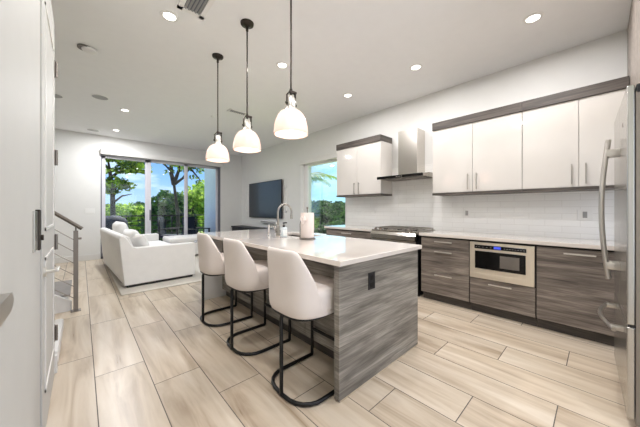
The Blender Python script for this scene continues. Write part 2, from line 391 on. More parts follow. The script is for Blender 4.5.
h.smooth().build('door_handle', 'pull', t)
lp = bx(-.139, 1.36, 1.115, -.120, 1.452, 1.262, bev=.002).build('latch_plate', 'pull', t)
MB().box(-.150, 1.452, 1.112, -.113, 1.475, 1.268, bev=.004).cyl((-.113, 1.464, 1.16), (-.106, 1.464, 1.16), .011).build('latch_edge', 'bronze', t)

# ------------------------------------------------------------------ stairs
t = thing('staircase', 'short flight of grey treads with a white stringer rising to the left', 'stairs', (-.12, 4.9, 0))
poly = [(-.10, .0), (-.10, .20), (-.16, .245)]
n = 7
st = [(-.12, 0)]
for i in range(n):
    st += [(-.12-.27*i, .175*(i+1)), (-.12-.27*(i+1), .175*(i+1))]
st += [(-.12-.27*n, 0)]
MB().prism(st, 1, 4.53, 5.45).build('riser_block', 'trim', t)
for i in range(n): bx(-.14-.27*(i+1), 4.53, .175*(i+1), -.10-.27*i, 5.45, .175*(i+1)+.02).build('tread', 'tread', t)
MB().prism([(-.085, 0), (-.085, .12), (-.12-.27*n, .175*n+.22), (-.12-.27*n, 0)], 1, 4.48, 4.53).build('stringer', 'trim', t)
t = thing('stair_railing', 'brushed metal stair railing with horizontal cables and square newel post', 'railing', (-.05, 4.44, 0))
bx(-.07, 4.42, 0, -.025, 4.46, 1.0, bev=.003).build('newel_post', 'rail', t)
bx(-.095, 4.39, 0, .00, 4.49, .01, bev=.002).build('base_plate', 'rail', t)
MB().cyl((-.0475, 4.44, .99), (-.0475, 4.44, 1.05), .008).smooth().build('handrail_bracket', 'rail', t)
MB().cyl((-.03, 4.44, .90), (.005, 4.44, .90), .013).smooth().build('cable_cap', 'rail', t)
s_ = .175/.27*1.28
MB().tube([(.01, 4.44, 1.02), (-1.9, 4.44, 1.02+1.91*s_)], .021, n=4).build('handrail', 'rail', t)
for k in range(6):
    z = .87-.145*k
    MB().tube([(-.045, 4.44, z), (-1.9, 4.44, z+1.855*s_)], .0045, n=6).build('cable', 'rail', t)
struct(bx(-.21, 3.0, 0, -.135, 3.86, .12, bev=.02).build('trim_3', 'trim'))

# ------------------------------------------------------------------ ceiling fittings
can0 = None
can_spots = [(.63, 2.83, 'round recessed downlight beside the slatted ceiling vent'),
 (1.92, 2.80, 'round recessed downlight between the middle and nearest pendant lamps'),
 (3.22, 2.81, 'round recessed downlight in front of the steel range hood'),
 (3.24, 1.645, 'round recessed downlight in front of the long wall cabinets, farther of two'),
 (3.25, .445, 'round recessed downlight nearest the fridge, largest in view'),
 (.61, 6.09, 'round recessed downlight over the sofa just past the round speaker'),
 (.61, 7.78, 'small round recessed downlight nearest the sliding glass door')]
for x, y, lb in can_spots:
    if can0 is None:
        can0 = thing('ceiling_light', lb, 'ceiling light', (x, y, ZC), 'recessed ceiling downlights')
        MB().lathe([(.052, -.002), (.055, -.008), (.078, -.006), (.082, 0)], (x, y, ZC), 32).smooth().build('trim_ring', 'plastic', can0)
        MB().cyl((x, y, ZC-.006), (x, y, ZC-.001), .053, n=32).build('lens', 'led', can0)
        L0 = bpy.data.lights.new('downlight', 'AREA'); L0.shape = 'DISK'; L0.size = .15; L0.energy = CAN_W; L0.color = CAN_C; L0.spread = math.radians(178)
        LL = L0.copy(); LL.energy = CAN_W*2.1; LL.color = (.97, .98, 1)
    else: dup(can0, (x, y, ZC), label=lb)
    o = bpy.data.objects.new('downlight', LL if y > 5 else L0); COL.objects.link(o); o.location = (x, y, ZC-.015)
# the same fittings continue over the camera's part of the room
for x, y in ((.63, 1.2), (1.92, .6), (1.92, -1.0), (3.25, -1.2)):
    o = bpy.data.objects.new('downlight', L0); COL.objects.link(o); o.location = (x, y, ZC-.015)
def vent(cx, cy, lx, ly, lb, ns):
    t = thing('ceiling_vent', lb, 'air vent', (cx, cy, ZC), 'ceiling air vents')
    f = MB(); a = .042 if lx < .3 else .028
    f.box(cx-lx/2, cy-ly/2, ZC-.012, cx+lx/2, cy-ly/2+a, ZC).box(cx-lx/2, cy+ly/2-a, ZC-.012, cx+lx/2, cy+ly/2, ZC)
    f.box(cx-lx/2, cy-ly/2, ZC-.012, cx-lx/2+a, cy+ly/2, ZC).box(cx+lx/2-a, cy-ly/2, ZC-.012, cx+lx/2, cy+ly/2, ZC)
    f.build('vent_frame', 'plastic', t)
    bx(cx-lx/2+a, cy-ly/2+a, ZC-.002, cx+lx/2-a, cy+ly/2-a, ZC).build('backing', 'darkframe' if lx < .3 else 'greyplastic', t)
    for i in range(ns):
        x = cx-lx/2+a+(lx-2*a)*(i+.5)/ns
        MB().prism([(x-.007, ZC-.003), (x-.004, ZC-.002), (x+.008, ZC-.013), (x+.005, ZC-.014)], 1, cy-ly/2+a, cy+ly/2-a).build('slat', 'greyplastic', t)
vent(.765, 2.42, .23, .46, 'white slatted ceiling air vent at the top edge beside the downlight', 5)
vent(2.22, 4.74, .36, .16, 'thin white ceiling air vent behind the middle pendant lamp', 8)
def speaker(x, y, lb):
    t = thing('ceiling_speaker', lb, 'speaker', (x, y, ZC), 'round ceiling speakers')
    MB().lathe([(.001, -.008), (.105, -.008)], (x, y, ZC), 32).build('grille', 'greyplastic', t)
    MB().lathe([(.105, -.008), (.118, -.006), (.12, 0)], (x, y, ZC), 32).smooth().build('rim', 'plastic', t)
speaker(.233, 5.665, 'round grey ceiling speaker between smoke detector and downlight, nearest of three')
speaker(.208, 8.144, 'round grey ceiling speaker closest to the sliding door wall')
speaker(-.33, 6.08, 'round grey ceiling speaker partly hidden behind the left door edge')
t = thing('smoke_detector', 'white smoke detector with a dark edge on the ceiling at left', 'smoke detector', (.05, 4.04, ZC))
MB().lathe([(.0, -.001), (.07, -.001), (.07, -.018), (.0, -.018)], (.035, 4.04, ZC), 28).smooth().build('base', 'iron', t)
MB().lathe([(.001, -.042), (.045, -.041), (.068, -.030), (.072, -.012)], (.072, 4.04, ZC), 28).smooth().build('cover', 'plastic', t)
t = tag(MB().lathe([(.001, -.02), (.03, -.018), (.04, 0)], (1.95, 5.3, ZC), 20).smooth().build('ceiling_sensor', 'plastic'), 'tiny white dome sensor on ceiling beside the thin vent', 'sensor')

# pendants
def pendant(x, y, lb):
    t = thing('pendant_lamp', lb, 'pendant lamp', (x, y, 1.85), 'pendant lamps over the island')
    zb = 1.862
    MB().lathe([(.001, -.034), (.022, -.034), (.03, -.026), (.062, -.018), (.066, -.004), (.066, 0)], (x, y, ZC), 32).smooth().build('canopy', 'bronze', t)
    MB().cyl((x, y, 2.16), (x, y, ZC-.03), .0075, n=12).cyl((x, y, ZC-.08), (x, y, ZC-.03), .013, n=12).smooth().build('rod', 'bronze', t)
    y2 = MB().tube([(x-.010, y, 2.205), (x-.040, y, 2.17), (x-.040, y, 2.09)], .006, n=8).tube([(x+.008, y, 2.202), (x+.042, y, 2.202), (x+.042, y, 2.085)], .0085, n=8)
    y2.cyl((x, y, 2.185), (x, y, 2.225), .011, n=12).box(x-.014, y-.012, 2.195, x+.048, y+.012, 2.211).cyl((x-.052, y, 2.105), (x+.052, y, 2.105), .0085)
    y2.smooth().build('yoke', 'bronze', t)
    MB().lathe([(.0, .115), (.022, .115), (.030, .10), (.034, .095), (.035, .03), (.044, .02), (.047, 0), (.0, 0)], (x, y, 2.052), 28).smooth().build('socket_cap', 'nickel', t)
    prof = [(.042, .195), (.060, .190), (.084, .174), (.106, .146), (.122, .108), (.132, .062), (.136, .02), (.136, .004), (.134, 0)]
    inner = [(r-.005, z-.004 if z > .02 else z) for r, z in prof[::-1]]
    MB().lathe(prof+inner, (x, y, zb), 40).smooth().build('lamp_shade', 'shade', t)
    MB().lathe([(.001, -.055), (.02, -.05), (.033, -.03), (.035, -.01), (.022, .03), (.015, .05)], (x, y, 1.955), 24).smooth().build('bulb', 'bulb', t)
    light('pendant_glow', 'POINT', (x, y, 1.915), PEN_W, (1, .84, .76), shadow_soft_size=.05)
pendant(1.228, 3.17, 'opal glass dome pendant lamp farthest from the viewer, over the island end')
pendant(1.228, 2.41, 'opal glass dome pendant lamp in the middle of the row of three')
pendant(1.228, 1.67, 'opal glass dome pendant lamp nearest the viewer, largest of three')

# ------------------------------------------------------------------ kitchen wall
def bar_handle(p0, p1, parent, out=(-1, 0, 0), name='handle', r=.005, off=.028, m='nickel', sq=True):
    p0, p1, o_ = Vector(p0), Vector(p1), Vector(out)
    h = MB(); d = (p1-p0).normalized()
    a, b = p0+o_*off, p1+o_*off
    lo = Vector([min(a[i], b[i])-r for i in range(3)]); hi = Vector([max(a[i], b[i])+r for i in range(3)])
    h.box(*lo, *hi, bev=.0015)
    for q in (p0+d*.012, p1-d*.012): h.cyl(q, q+o_*off, r*.8, n=8)
    return h.build(name, m, parent)
XF = 3.55
def base_cab(y0, y1, fronts, lb, group='grey wood base cabinets along the wall', lx=XF):
    t = thing('base_cabinet', lb, 'cabinet', (lx+.3, (y0+y1)/2, 0), group)
    bx(lx+.022, y0, .10, XR-.013, y1, .893).build('body', 'gapshade', t)  # body coloured dark to stand for the shade in gaps between fronts
    bx(lx+.07, y0, 0, lx+.09, y1, .10).build('toe_kick', 'woodt', t)
    for kind, a, b in fronts:
        f = bx(lx, y0+.004, a, lx+.02, y1-.003, b, bev=.0015).build(kind, 'woodb', t)
        c = (y0+y1)/2; hz = b-.045
        bar_handle((lx, c-.105, hz), (lx, c+.105, hz), f, r=.0065)
    return t
base_cab(1.104, 1.727, [('drawer', .742, .873), ('drawer', .425, .738), ('drawer', .112, .421)], 'grey wood base cabinet with three drawers beside the range')
t = base_cab(.464, 1.100, [('drawer', .112, .425)], 'grey wood base cabinet holding the built-in microwave over one drawer')
base_cab(-.19, .460, [('door', .112, .873)], 'grey wood base cabinet with one wide pull-out front beside the fridge')
t = base_cab(2.575, 3.66, [('drawer', .742, .873), ('drawer', .425, .738), ('drawer', .112, .421)], 'grey wood base cabinet under the side window, left of the range')
# built-in microwave drawer
t = thing('microwave', 'built-in steel microwave drawer with black glass window and blue display', 'microwave', (3.54, .78, .44))
bx(3.532, .472, .437, XF+.019, 1.094, .868, bev=.002).build('body', 'warmsteel', t)
bx(3.528, .475, .437, 3.533, 1.09, .50, bev=.001).build('lower_trim', 'warmsteel', t)
g = bx(3.526, .545, .555, 3.534, 1.035, .765, bev=.002).build('window', 'bglass', t)
bx(3.5245, .60, .59, 3.5265, .78, .73).build('window_mesh', 'iron', g)
bx(3.526, .54, .795, 3.534, 1.04, .838, bev=.001).build('control_panel', 'bglass', t)
bx(3.5245, .77, .802, 3.5265, .84, .832).build('display', 'blue', t)
for yy in (.56, .585, .61, .635, .66, .685, .71, .735, .87, .91, .95, .99, 1.02):
    MB().box(3.5247, yy-.006, .812, 3.5262, yy+.006, .818).build('button', 'greyplastic', t)
# worktops
tag(bx(3.515, -.19, .895, XR-.012, 1.742, .935, bev=.004).build('worktop', 'quartz'), 'long white quartz worktop between range and fridge', 'worktop')
tag(bx(3.515, 2.555, .895, XR-.012, 3.685, .935, bev=.004).build('worktop', 'quartz'), 'short white quartz worktop under the side window', 'worktop')

# range
t = thing('range', 'stainless steel slide-in gas range with cast iron grates', 'stove', (3.85, 2.15, 0))
RY0, RY1 = 1.785, 2.55
bx(3.56, RY0, .09, 4.15, RY1, .90).build('body', 'blackp', t)
bx(3.60, RY0+.01, 0, 4.1, RY1-.01, .09).build('plinth', 'blackp', t)
d = bx(3.505, RY0+.004, .27, 3.56, RY1-.004, .80, bev=.006).build('oven_door', 'steel', t)
bx(3.500, RY0+.10, .36, 3.507, RY1-.10, .66, bev=.003).build('oven_window', 'bglass', d)
h = MB().tube([(3.46, RY0+.05, .745), (3.46, RY1-.05, .745)], .013, n=12)
for yy in (RY0+.08, RY1-.08): h.cyl((3.46, yy, .745), (3.51, yy, .745), .009)
h.smooth().build('oven_handle', 'steel', d)
bx(3.505, RY0+.004, .10, 3.56, RY1-.004, .262, bev=.004).build('warming_drawer', 'steel', t)
MB().prism([(3.475, .81), (3.475, .875), (3.53, .93), (3.60, .93), (3.60, .81)], 1, RY0, RY1).build('control_panel', 'steel', t)
bx(3.475+.04, RY0-.003, .925, 4.15, RY1+.003, .942, bev=.003).build('cooktop', 'steel', t)
for yy in (1.86, 1.95, 2.40, 2.49):
    MB().cyl((3.545, yy, .942), (3.535, yy, .968), .021, .018, n=20).smooth().build('knob', 'iron', t)
for y0, y1 in ((1.80, 2.04), (2.05, 2.29), (2.30, 2.54)):
    g = MB(); a, b = 3.62, 4.12
    g.box(a, y0, .957, a+.012, y1, .972).box(b-.012, y0, .957, b, y1, .972).box(a, y0, .957, b, y0+.012, .972).box(a, y1-.012, .957, b, y1, .972)
    yc = (y0+y1)/2; g.box(a, yc-.006, .957, b, yc+.006, .972)
    for xc in (3.74, 4.0): g.box(xc-.006, y0, .957, xc+.006, y1, .972)
    for xx in (a, b-.012):
        for yy in (y0, y1-.012): g.box(xx, yy, .942, xx+.012, yy+.012, .958)
    g.build('grate', 'pull', t)
    for xc in (3.74, 4.0): MB().cyl((xc, yc, .942), (xc, yc, .953), .038, n=20).build('burner', 'blackp', t)

# hood
t = thing('range_hood', 'stainless steel chimney range hood with slim black front visor', 'range hood', (3.9, 2.14, 1.77))
bx(3.885, 1.955, 1.83, XR-.013, 2.285, 2.555, bev=.002).build('chimney', 'steel', t)
MB().prism([(3.69, 1.765), (3.69, 1.80), (3.90, 1.835), (XR-.013, 1.835), (XR-.013, 1.765)], 1, 1.765, 2.545).build('canopy', 'steel', t)
bx(3.655, 1.762, 1.762, 3.692, 2.548, 1.805, bev=.002).build('visor', 'bglass', t)
for y0 in (1.80, 2.16): bx(3.74, y0, 1.758, 4.10, y0+.33, 1.766).build('grease_filter', 'iron', t)
for yy in (2.09, 2.12, 2.15, 2.18): MB().cyl((3.650, yy, 1.783), (3.656, yy, 1.783), .006, n=10).build('button', 'nickel', t)

# wall cabinets
def wall_cab(y0, y1, ym, lb, hs, open_end=False, ztop=2.415, zb=1.50):
    t = thing('wall_cabinet', lb, 'cabinet', (4.0, (y0+y1)/2, zb), 'white gloss wall cabinets')
    bx(3.822, y0+.001, zb, XR-.013, y1-.001, ztop).build('body', 'gloss', t)
    for k, (a, b) in enumerate(((y0, ym), (ym, y1))):
        d = bx(3.80, a+.002, zb+.003, 3.82, b-.002, ztop-.003, bev=.0015).build('door', 'gloss', t)
        hy = ym+(-.052 if k == 0 else .052)
        bar_handle((3.80, hy, 1.535+hs), (3.80, hy, 1.735+hs), d, r=.0055, m='pull')
    bx(3.785, y0, ztop, XR-.013, y1, ztop+.11, bev=.002).build('crown_panel', 'woodt', t)
    bx(3.79, y0, zb-.03, XR-.013, y1, zb, bev=.001).build('bottom_panel', 'woodt', t)
    return t
wall_cab(.621, 1.672, 1.146, 'white gloss two-door wall cabinet right of the range hood', 0)
wall_cab(-.188, .619, .150, 'white gloss two-door wall cabinet ending beside the fridge', 0)
wall_cab(2.565, 3.615, 3.095, 'white gloss two-door wall cabinet between window and range hood', .02, ztop=2.45, zb=1.54)

# outlets
def outlet(y, z, w_, h_, kind, lb):
    t = thing('wall_outlet' if kind == 'o' else 'light_switch', lb, 'outlet' if kind == 'o' else 'switch', (XR-.02, y, z), 'white plates on the tiled backsplash')
    bx(XR-.019, y-w_/2, z-h_/2, XR-.012, y+w_/2, z+h_/2, bev=.002).build('plate', 'plastic', t)
    bx(XR-.022, y-.018, z-.035, XR-.018, y+.018, z+.035, bev=.001).build('socket' if kind == 'o' else 'rocker', 'greyplastic' if kind == 'o' else 'plastic', t)
outlet(1.325, 1.21, .075, .118, 'o', 'white outlet on the tiles below the near wall cabinet, left of two')
outlet(.115, 1.205, .12, .125, 'o', 'white outlet plate on the tiles nearest the fridge')
outlet(3.464, 1.23, .075, .118, 's', 'white switch on the tiles, closest to the side window')
outlet(3.231, 1.23, .075, .118, 's', 'white switch on the tiles, middle of three left of the range')
outlet(2.965, 1.23, .075, .118, 's', 'white switch on the tiles, nearest the range of three')
t = thing('light_switch', 'white triple switch plate on the back wall left of the sliding door', 'switch', (.16, YB, 1.2))
bx(.07, YB-.008, 1.16, .25, YB, 1.28, bev=.002).build('plate', 'plastic', t)
for k in range(3): bx(.09+.05*k, YB-.011, 1.185, .125+.05*k, YB-.007, 1.255).build('rocker', 'plastic', t)

# ------------------------------------------------------------------ island
IY0, IY1 = 1.154, 3.82
t = thing('kitchen_island', 'grey wood kitchen island body under the white quartz top', 'island', (1.77, 2.4, 0))
bx(1.236, IY0, .012, 2.308, IY0+.045, .899, bev=.0015).build('end_panel', 'wood', t)
bx(1.250, IY0+.004, 0, 2.295, IY0+.04, .012).build('plinth_strip', 'warmsteel', t)
bx(1.236, IY1-.085, 0, 2.308, IY1-.04, .899, bev=.0015).build('end_panel', 'daylit', t)  # far panel coloured pale to imitate daylight reflecting off it
b = MB().box(1.53, IY0+.045, .10, 1.55, IY1-.085, .899).box(2.27, IY0+.045, .10, 2.29, IY1-.085, .899).box(1.55, IY0+.045, .10, 2.27, IY1-.085, .12)
b.build('body', 'wood', t)
bx(1.57, IY0+.045, 0, 2.23, IY1-.085, .10).build('toe_kick', 'woodt', t)
ys = [IY0+.05+i*(IY1-.085-IY0-.05)/4 for i in range(5)]
for a, c in zip(ys, ys[1:]): bx(1.51, a+.003, .11, 1.53, c-.003, .895, bev=.0015).build('back_panel', 'wood', t)
for a, c in zip(ys, ys[1:]):
    d = bx(2.29, a+.003, .11, 2.308, c-.003, .89, bev=.0015).build('door', 'wood', t)
    bar_handle((2.308, (a+c)/2-.1, .84), (2.308, (a+c)/2+.1, .84), d, out=(1, 0, 0))
t = thing('wall_outlet', 'black power outlet set into the near end of the island', 'outlet', (1.585, IY0, .73))
bx(1.546, IY0-.006, .675, 1.626, IY0, .80, bev=.002).build('plate', 'blackp', t)
for z in (.708, .762): bx(1.568, IY0-.009, z-.018, 1.604, IY0-.005, z+.018, bev=.002).build('socket', 'black', t)
# island top with sink cut-out
SX0, SX1, SY0, SY1 = 1.92, 2.235, 2.36, 3.00
IX0, IX1, TY0, TY1 = 1.216, 2.335, 1.125, 3.85
c = MB()
outer = [(IX0, TY0), (IX1, TY0), (IX1, TY1), (IX0, TY1)]; inner = [(SX0, SY0), (SX1, SY0), (SX1, SY1), (SX0, SY1)]
vs = [(x, y, z) for z in (.900, .935) for x, y in outer+inner]
fs = []
for k, off in ((0, 0), (1, 8)):
    for i in range(4):
        j = (i+1) % 4; fs.append((off+i, off+j, off+4+j, off+4+i))
for i in range(4):
    j = (i+1) % 4; fs.append((i, j, 8+j, 8+i)); fs.append((4+i, 4+j, 12+j, 12+i))
c.raw(vs, fs)
tag(c.build('countertop', 'quartz', bevel=.004), 'white quartz countertop on the kitchen island with sink cut-out', 'countertop')
t = thing('kitchen_sink', 'undermount stainless steel sink in the island top', 'sink', (2.08, 2.68, .7))
b = MB(); T = .004
b.box(SX0-.01, SY0-.01, .70, SX1+.01, SY1+.01, .70+T)
b.box(SX0-.01, SY0-.01, .70, SX0-.01+T, SY1+.01, .899).box(SX1+.01-T, SY0-.01, .70, SX1+.01, SY1+.01, .899)
b.box(SX0-.01, SY0-.01, .70, SX1+.01, SY0-.01+T, .899).box(SX0-.01, SY1+.01-T, .70, SX1+.01, SY1+.01, .899)
b.build('basin', 'rail', t)
MB().cyl((2.08, 2.68, .704), (2.08, 2.68, .708), .045, n=24).build('drain', 'chrome', t)
# faucet
t = thing('kitchen_faucet', 'brushed steel gooseneck faucet standing on the island by the sink', 'faucet', (1.80, 2.72, .935))
fx, fy = 1.80, 2.72
MB().lathe([(.001, 0), (.030, 0), (.030, .008), (.024, .014), (.021, .12), (.016, .13), (.001, .13)], (fx, fy, .935), 24).smooth().build('base', 'pull', t)
pts = [(fx, fy, 1.05)]
for i in range(15):
    a = PI - i/14*PI*1.12
    pts.append((fx+.095+.095*math.cos(a), fy-.03*i/14, 1.235+.095*math.sin(a)))
MB().tube(pts, .0125, n=14).smooth().build('spout', 'pull', t)
e_ = Vector(pts[-1]); MB().cyl(e_, e_+Vector((.003, 0, -.055)), .0155, .017, n=16).smooth().build('spray_head', 'pull', t)
MB().cyl((fx, fy, .99), (fx-.05, fy-.02, .995), .009).tube([(fx-.045, fy-.018, .995), (fx-.06, fy-.02, 1.03), (fx-.065, fy-.02, 1.08)], .006).smooth().build('lever', 'pull', t)
t = thing('filter_faucet', 'small chrome side tap left of the tall faucet', 'faucet', (1.76, 2.86, .935))
MB().lathe([(.001, 0), (.022, 0), (.022, .01), (.013, .02), (.012, .10), (.018, .11), (.018, .135), (.001, .14)], (1.76, 2.86, .935), 20).smooth().build('base', 'chrome', t)
MB().tube([(1.76, 2.86, 1.04), (1.81, 2.85, 1.05), (1.86, 2.84, 1.03)], .008).smooth().build('spout', 'chrome', t)
# soap bottle
t = thing('soap_bottle', 'clear square soap bottle with black pump on the island', 'bottle', (1.78, 2.52, .935))
sx, sy = 1.775, 2.555
bx(sx-.035, sy-.028, .9355, sx+.035, sy+.028, 1.055, bev=.012, seg=3).smooth().build('bottle', 'soap', t)
bx(sx-.026, sy-.0292, .955, sx+.026, sy-.0275, 1.025).build('bottle_label', 'label', t)
MB().cyl((sx, sy, 1.053), (sx, sy, 1.078), .015, n=16).cyl((sx, sy, 1.078), (sx, sy, 1.10), .005).box(sx-.012, sy-.01, 1.098, sx+.04, sy+.01, 1.112, bev=.003).build('pump', 'blackp', t)
# paper towels
t = thing('paper_towel_holder', 'round dark metal paper towel holder standing on the island', 'paper towel holder', (1.86, 2.22, .935))
px_, py_ = 1.862, 2.225
MB().lathe([(.001, 0), (.092, 0), (.092, .008), (.080, .014), (.001, .014)], (px_, py_, .9355), 32).smooth().build('base', 'iron', t)
MB().cyl((px_, py_, .945), (px_, py_, 1.275), .006, n=12).smooth().build('rod', 'iron', t)
MB().lathe([(.001, .0), (.009, .004), (.012, .012), (.009, .02), (.001, .024)], (px_, py_, 1.27), 16).smooth().build('finial', 'iron', t)
MB().tube([(px_-.085, py_+.02, .945), (px_-.088, py_+.02, 1.10), (px_-.075, py_+.018, 1.16)], .004).smooth().build('tension_arm', 'iron', t)
t = thing('paper_towel_roll', 'white paper towel roll on the dark holder with loose torn sheet', 'paper towels', (px_, py_, .95))
MB().lathe([(.020, 0), (.073, 0), (.075, .004), (.075, .272), (.073, .276), (.020, .276), (.020, 0)], (px_, py_, .952), 40).smooth().build('roll', 'paper', t)
s_ = MB(); vs = []; fs = []
for i in range(9):
    for j in range(6):
        u = i/8; v = j/5
        vs.append((px_-.055-.07*u, py_-.05+.01*u+.014*math.sin(7*u+4*v), 1.19-.06*v-.025*u*u+.02*math.sin(u*9)))
for i in range(8):
    for j in range(5): a = i*6+j; fs.append((a, a+1, a+7, a+6))
o = s_.raw(vs, fs).smooth().build('torn_sheet', 'paper', t); md = o.modifiers.new('t', 'SOLIDIFY'); md.thickness = .002

# ------------------------------------------------------------------ bar stools (local: faces +X, origin on the floor under the seat)
def sup(t_, a, b, p=3.3):
    c, s = math.cos(t_), math.sin(t_)
    return (a*math.copysign(abs(c)**(2/p), c), b*math.copysign(abs(s)**(2/p), s))
def sstep(x): x = max(0, min(1, x)); return x*x*(3-2*x)
def make_stool(lb):
    t = thing('bar_stool', lb, 'bar stool', (0, 0, 0), 'cream bar stools at the island')
    n = 96; A, B = .245, .24
    def top(x):    # rim height as a function of the local x
        P_ = [(-.26, 1.008), (-.222, 1.006), (-.20, .985), (-.115, .80), (-.075, .66), (-.045, .585), (.3, .58)]
        for (a, ha), (b, hb) in zip(P_, P_[1:]):
            if x <= b: return ha+(hb-ha)*max(0, (x-a)/(b-a))
        return .58
    vs, fs = [], []
    rows = 9
    prof = []
    for i in range(n):
        th = 2*PI*i/n; x0, y0 = sup(th, A, B)
        h = top(x0)
        ring = []
        for k in range(rows):
            f = k/(rows-1); z = .555+(h-.555)*f
            s_ = .95+.05*sstep((z-.565)/.05)
            lean = -.02*sstep((z-.7)/.3); nar = 1-.05*sstep((z-.74)/.28)
            ring.append((x0*s_+lean, y0*s_*nar, z))
        th_in = .032
        for k in range(rows-1, -1, -1):
            x, y, z = ring[k]; r = math.hypot(x, y) or 1
            ring.append((x-x/r*th_in, y-y/r*th_in, z-(.0 if k < rows-1 else .004)))
        prof.append(ring)
    R = len(prof[0])
    for ring in prof: vs += ring
    for i in range(n):
        j = (i+1) % n
        for k in range(R): l = (k+1) % R; fs.append((i*R+k, j*R+k, j*R+l, i*R+l))
    MB().raw(vs, fs).smooth().build('backrest', 'fabric', t, sub=1, soft=True)
    c = MB(); rings = []
    for sc, z in ((.30, .737), (.65, .735), (.88, .730), (.95, .716), (.975, .69), (.97, .60), (.92, .566), (.3, .562)):
        rings.append([c.bm.verts.new((sup(2*PI*i/40, A*sc, B*sc)[0]+.004, sup(2*PI*i/40, A*sc, B*sc)[1], z)) for i in range(40)])
    for a, b in zip(rings, rings[1:]):
        for i in range(40): c.bm.faces.new((a[i], a[(i+1) % 40], b[(i+1) % 40], b[i]))
    c.bm.faces.new(rings[0]); c.bm.faces.new(rings[-1][::-1])
    c.smooth().build('seat', 'fabric', t, soft=True)
    ring = [(sup(2*PI*i/40, .222, .214)[0], sup(2*PI*i/40, .222, .214)[1], .556) for i in range(40)]
    MB().tube(ring, .010, n=8, closed=True).smooth().build('seat_frame', 'black', t)
    r = .0135
    # floor sled: straight sides, rounded back
    hw = .228; pts = [(.25, hw, r)]
    for i in range(13):
        a = PI/2+PI*i/12; pts.append((-.06+ -.165*abs(math.cos(a-PI/2+PI/2)) if False else -.06+.165*math.cos(a), hw*math.copysign(abs(math.sin(a))**.72, math.sin(a)), r))
    pts.append((.25, -hw, r))
    MB().tube(pts, r, n=10).smooth().build('sled_base', 'black', t)
    for y in (hw, -hw):
        MB().tube([(.25, y, r), (.25, y, .30), (.235, y*.97, .50), (.20, y*.80, .556)], r, n=10).smooth().build('leg', 'black', t)
    MB().tube([(-.225, 0, r), (-.225, 0, .53), (-.215, 0, .556)], r, n=10).smooth().build('leg', 'black', t)
    MB().tube([(.25, hw, .235), (.25, -hw, .235)], r, n=10).smooth().build('footrest', 'black', t)
    MB().tube([(-.20, 0, .55), (.20, 0, .552)], .008, n=8).smooth().build('seat_brace', 'black', t)
    return t
s1 = make_stool('cream bar stool nearest the viewer, at the near end of the island')
s1.location = (1.225, 1.47, 0); s1.rotation_euler = (0, 0, math.radians(0))
dup(s1, (1.225, 2.255, 0), math.radians(0), 'cream bar stool in the middle of the three')
dup(s1, (1.225, 3.00, 0), math.radians(-2), 'cream bar stool farthest from the viewer, next to the sofa')

# ------------------------------------------------------------------ fridge
t = bpy.data.objects.new('refrigerator', None); COL.objects.link(t)
tag(t, 'stainless steel french door refrigerator with curved bar handles at the right edge', 'refrigerator')
# local: x along the front (0 = near edge), y depth (front at 0, body to -y)
FW = .91
def fpart(mb, name, m, parent=None, **k): return mb.build(name, m, parent or t, **k)
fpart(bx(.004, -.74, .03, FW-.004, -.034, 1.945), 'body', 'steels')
fpart(bx(.02, -.70, 0, FW-.02, -.10, .03), 'plinth', 'blackp')
dd = []
for a, b in ((0, .453), (.457, FW)):
    dd.append(fpart(bx(a, -.030, .60, b, 0, 1.985, bev=.007, seg=3), 'door', 'steelf'))
fz = fpart(bx(0, -.030, .06, FW, 0, .588, bev=.007, seg=3), 'freezer_drawer', 'steelf')
fpart(bx(-.001, -.034, .588, FW-.004, -.012, .60), 'gasket', 'blackp')
fpart(bx(.0, -.16, 1.935, .09, -.036, 1.985, bev=.006), 'hinge_cover', 'blackp')
fpart(bx(FW-.09, -.16, 1.935, FW, -.036, 1.985, bev=.006), 'hinge_cover', 'blackp')
fpart(MB().box(.20, -.002, 1.79, .215, .002, 1.80).box(.225, -.002, 1.80, .235, .002, 1.82).box(.245, -.002, 1.80, .25, .002, 1.81), 'badge', 'iron', dd[0])
for k, (xx, ) in enumerate(((.425,), (.485,))):
    h = MB(); pts = []; n = 14
    for i in range(n+1):
        u = i/n; pts.append((xx, .052+.034*math.sin(PI*u), .775+.985*u))
    h.tube(pts, .014, n=10).box(xx-.014, -.001, 1.64, xx+.014, .066, 1.69, bev=.003).box(xx-.014, -.001, .845, xx+.014, .066, .895, bev=.003)
    h.smooth().build('door_handle', 'barsteel', dd[k])
h = MB(); pts = []
for i in range(15):
    u = i/14; pts.append((.13+.65*u, .042+.05*math.sin(PI*u), .515))
h.tube(pts, .0125, n=10).box(.165, -.001, .50, .20, .056, .53, bev=.003).box(.715, -.001, .50, .75, .056, .53, bev=.003)
h.smooth().build('door_handle', 'barsteel', fz)
t.location = (2.325, -.105, 0); t.rotation_euler = (0, 0, math.radians(1.6))
# over-fridge cabinet
t = thing('pantry_cabinet', 'tall taupe wood panelled cabinet above the refrigerator', 'cabinet', (3.2, -.5, 2.05))
bx(2.25, -.85, 2.045, XR-.013, -.212, ZC-.003).build('body', 'woodp', t)
for a, b in ((2.252, 2.89), (2.894, 3.53), (3.534, 4.15)): bx(a, -.21, 2.05, b, -.192, ZC-.006).build('door', 'woodp', t)
tag(bx(3.27, -.85, 0, 3.29, -.215, 2.04).build('side_panel', 'woodp'), 'taupe wood panel between refrigerator and base cabinets', 'panel')

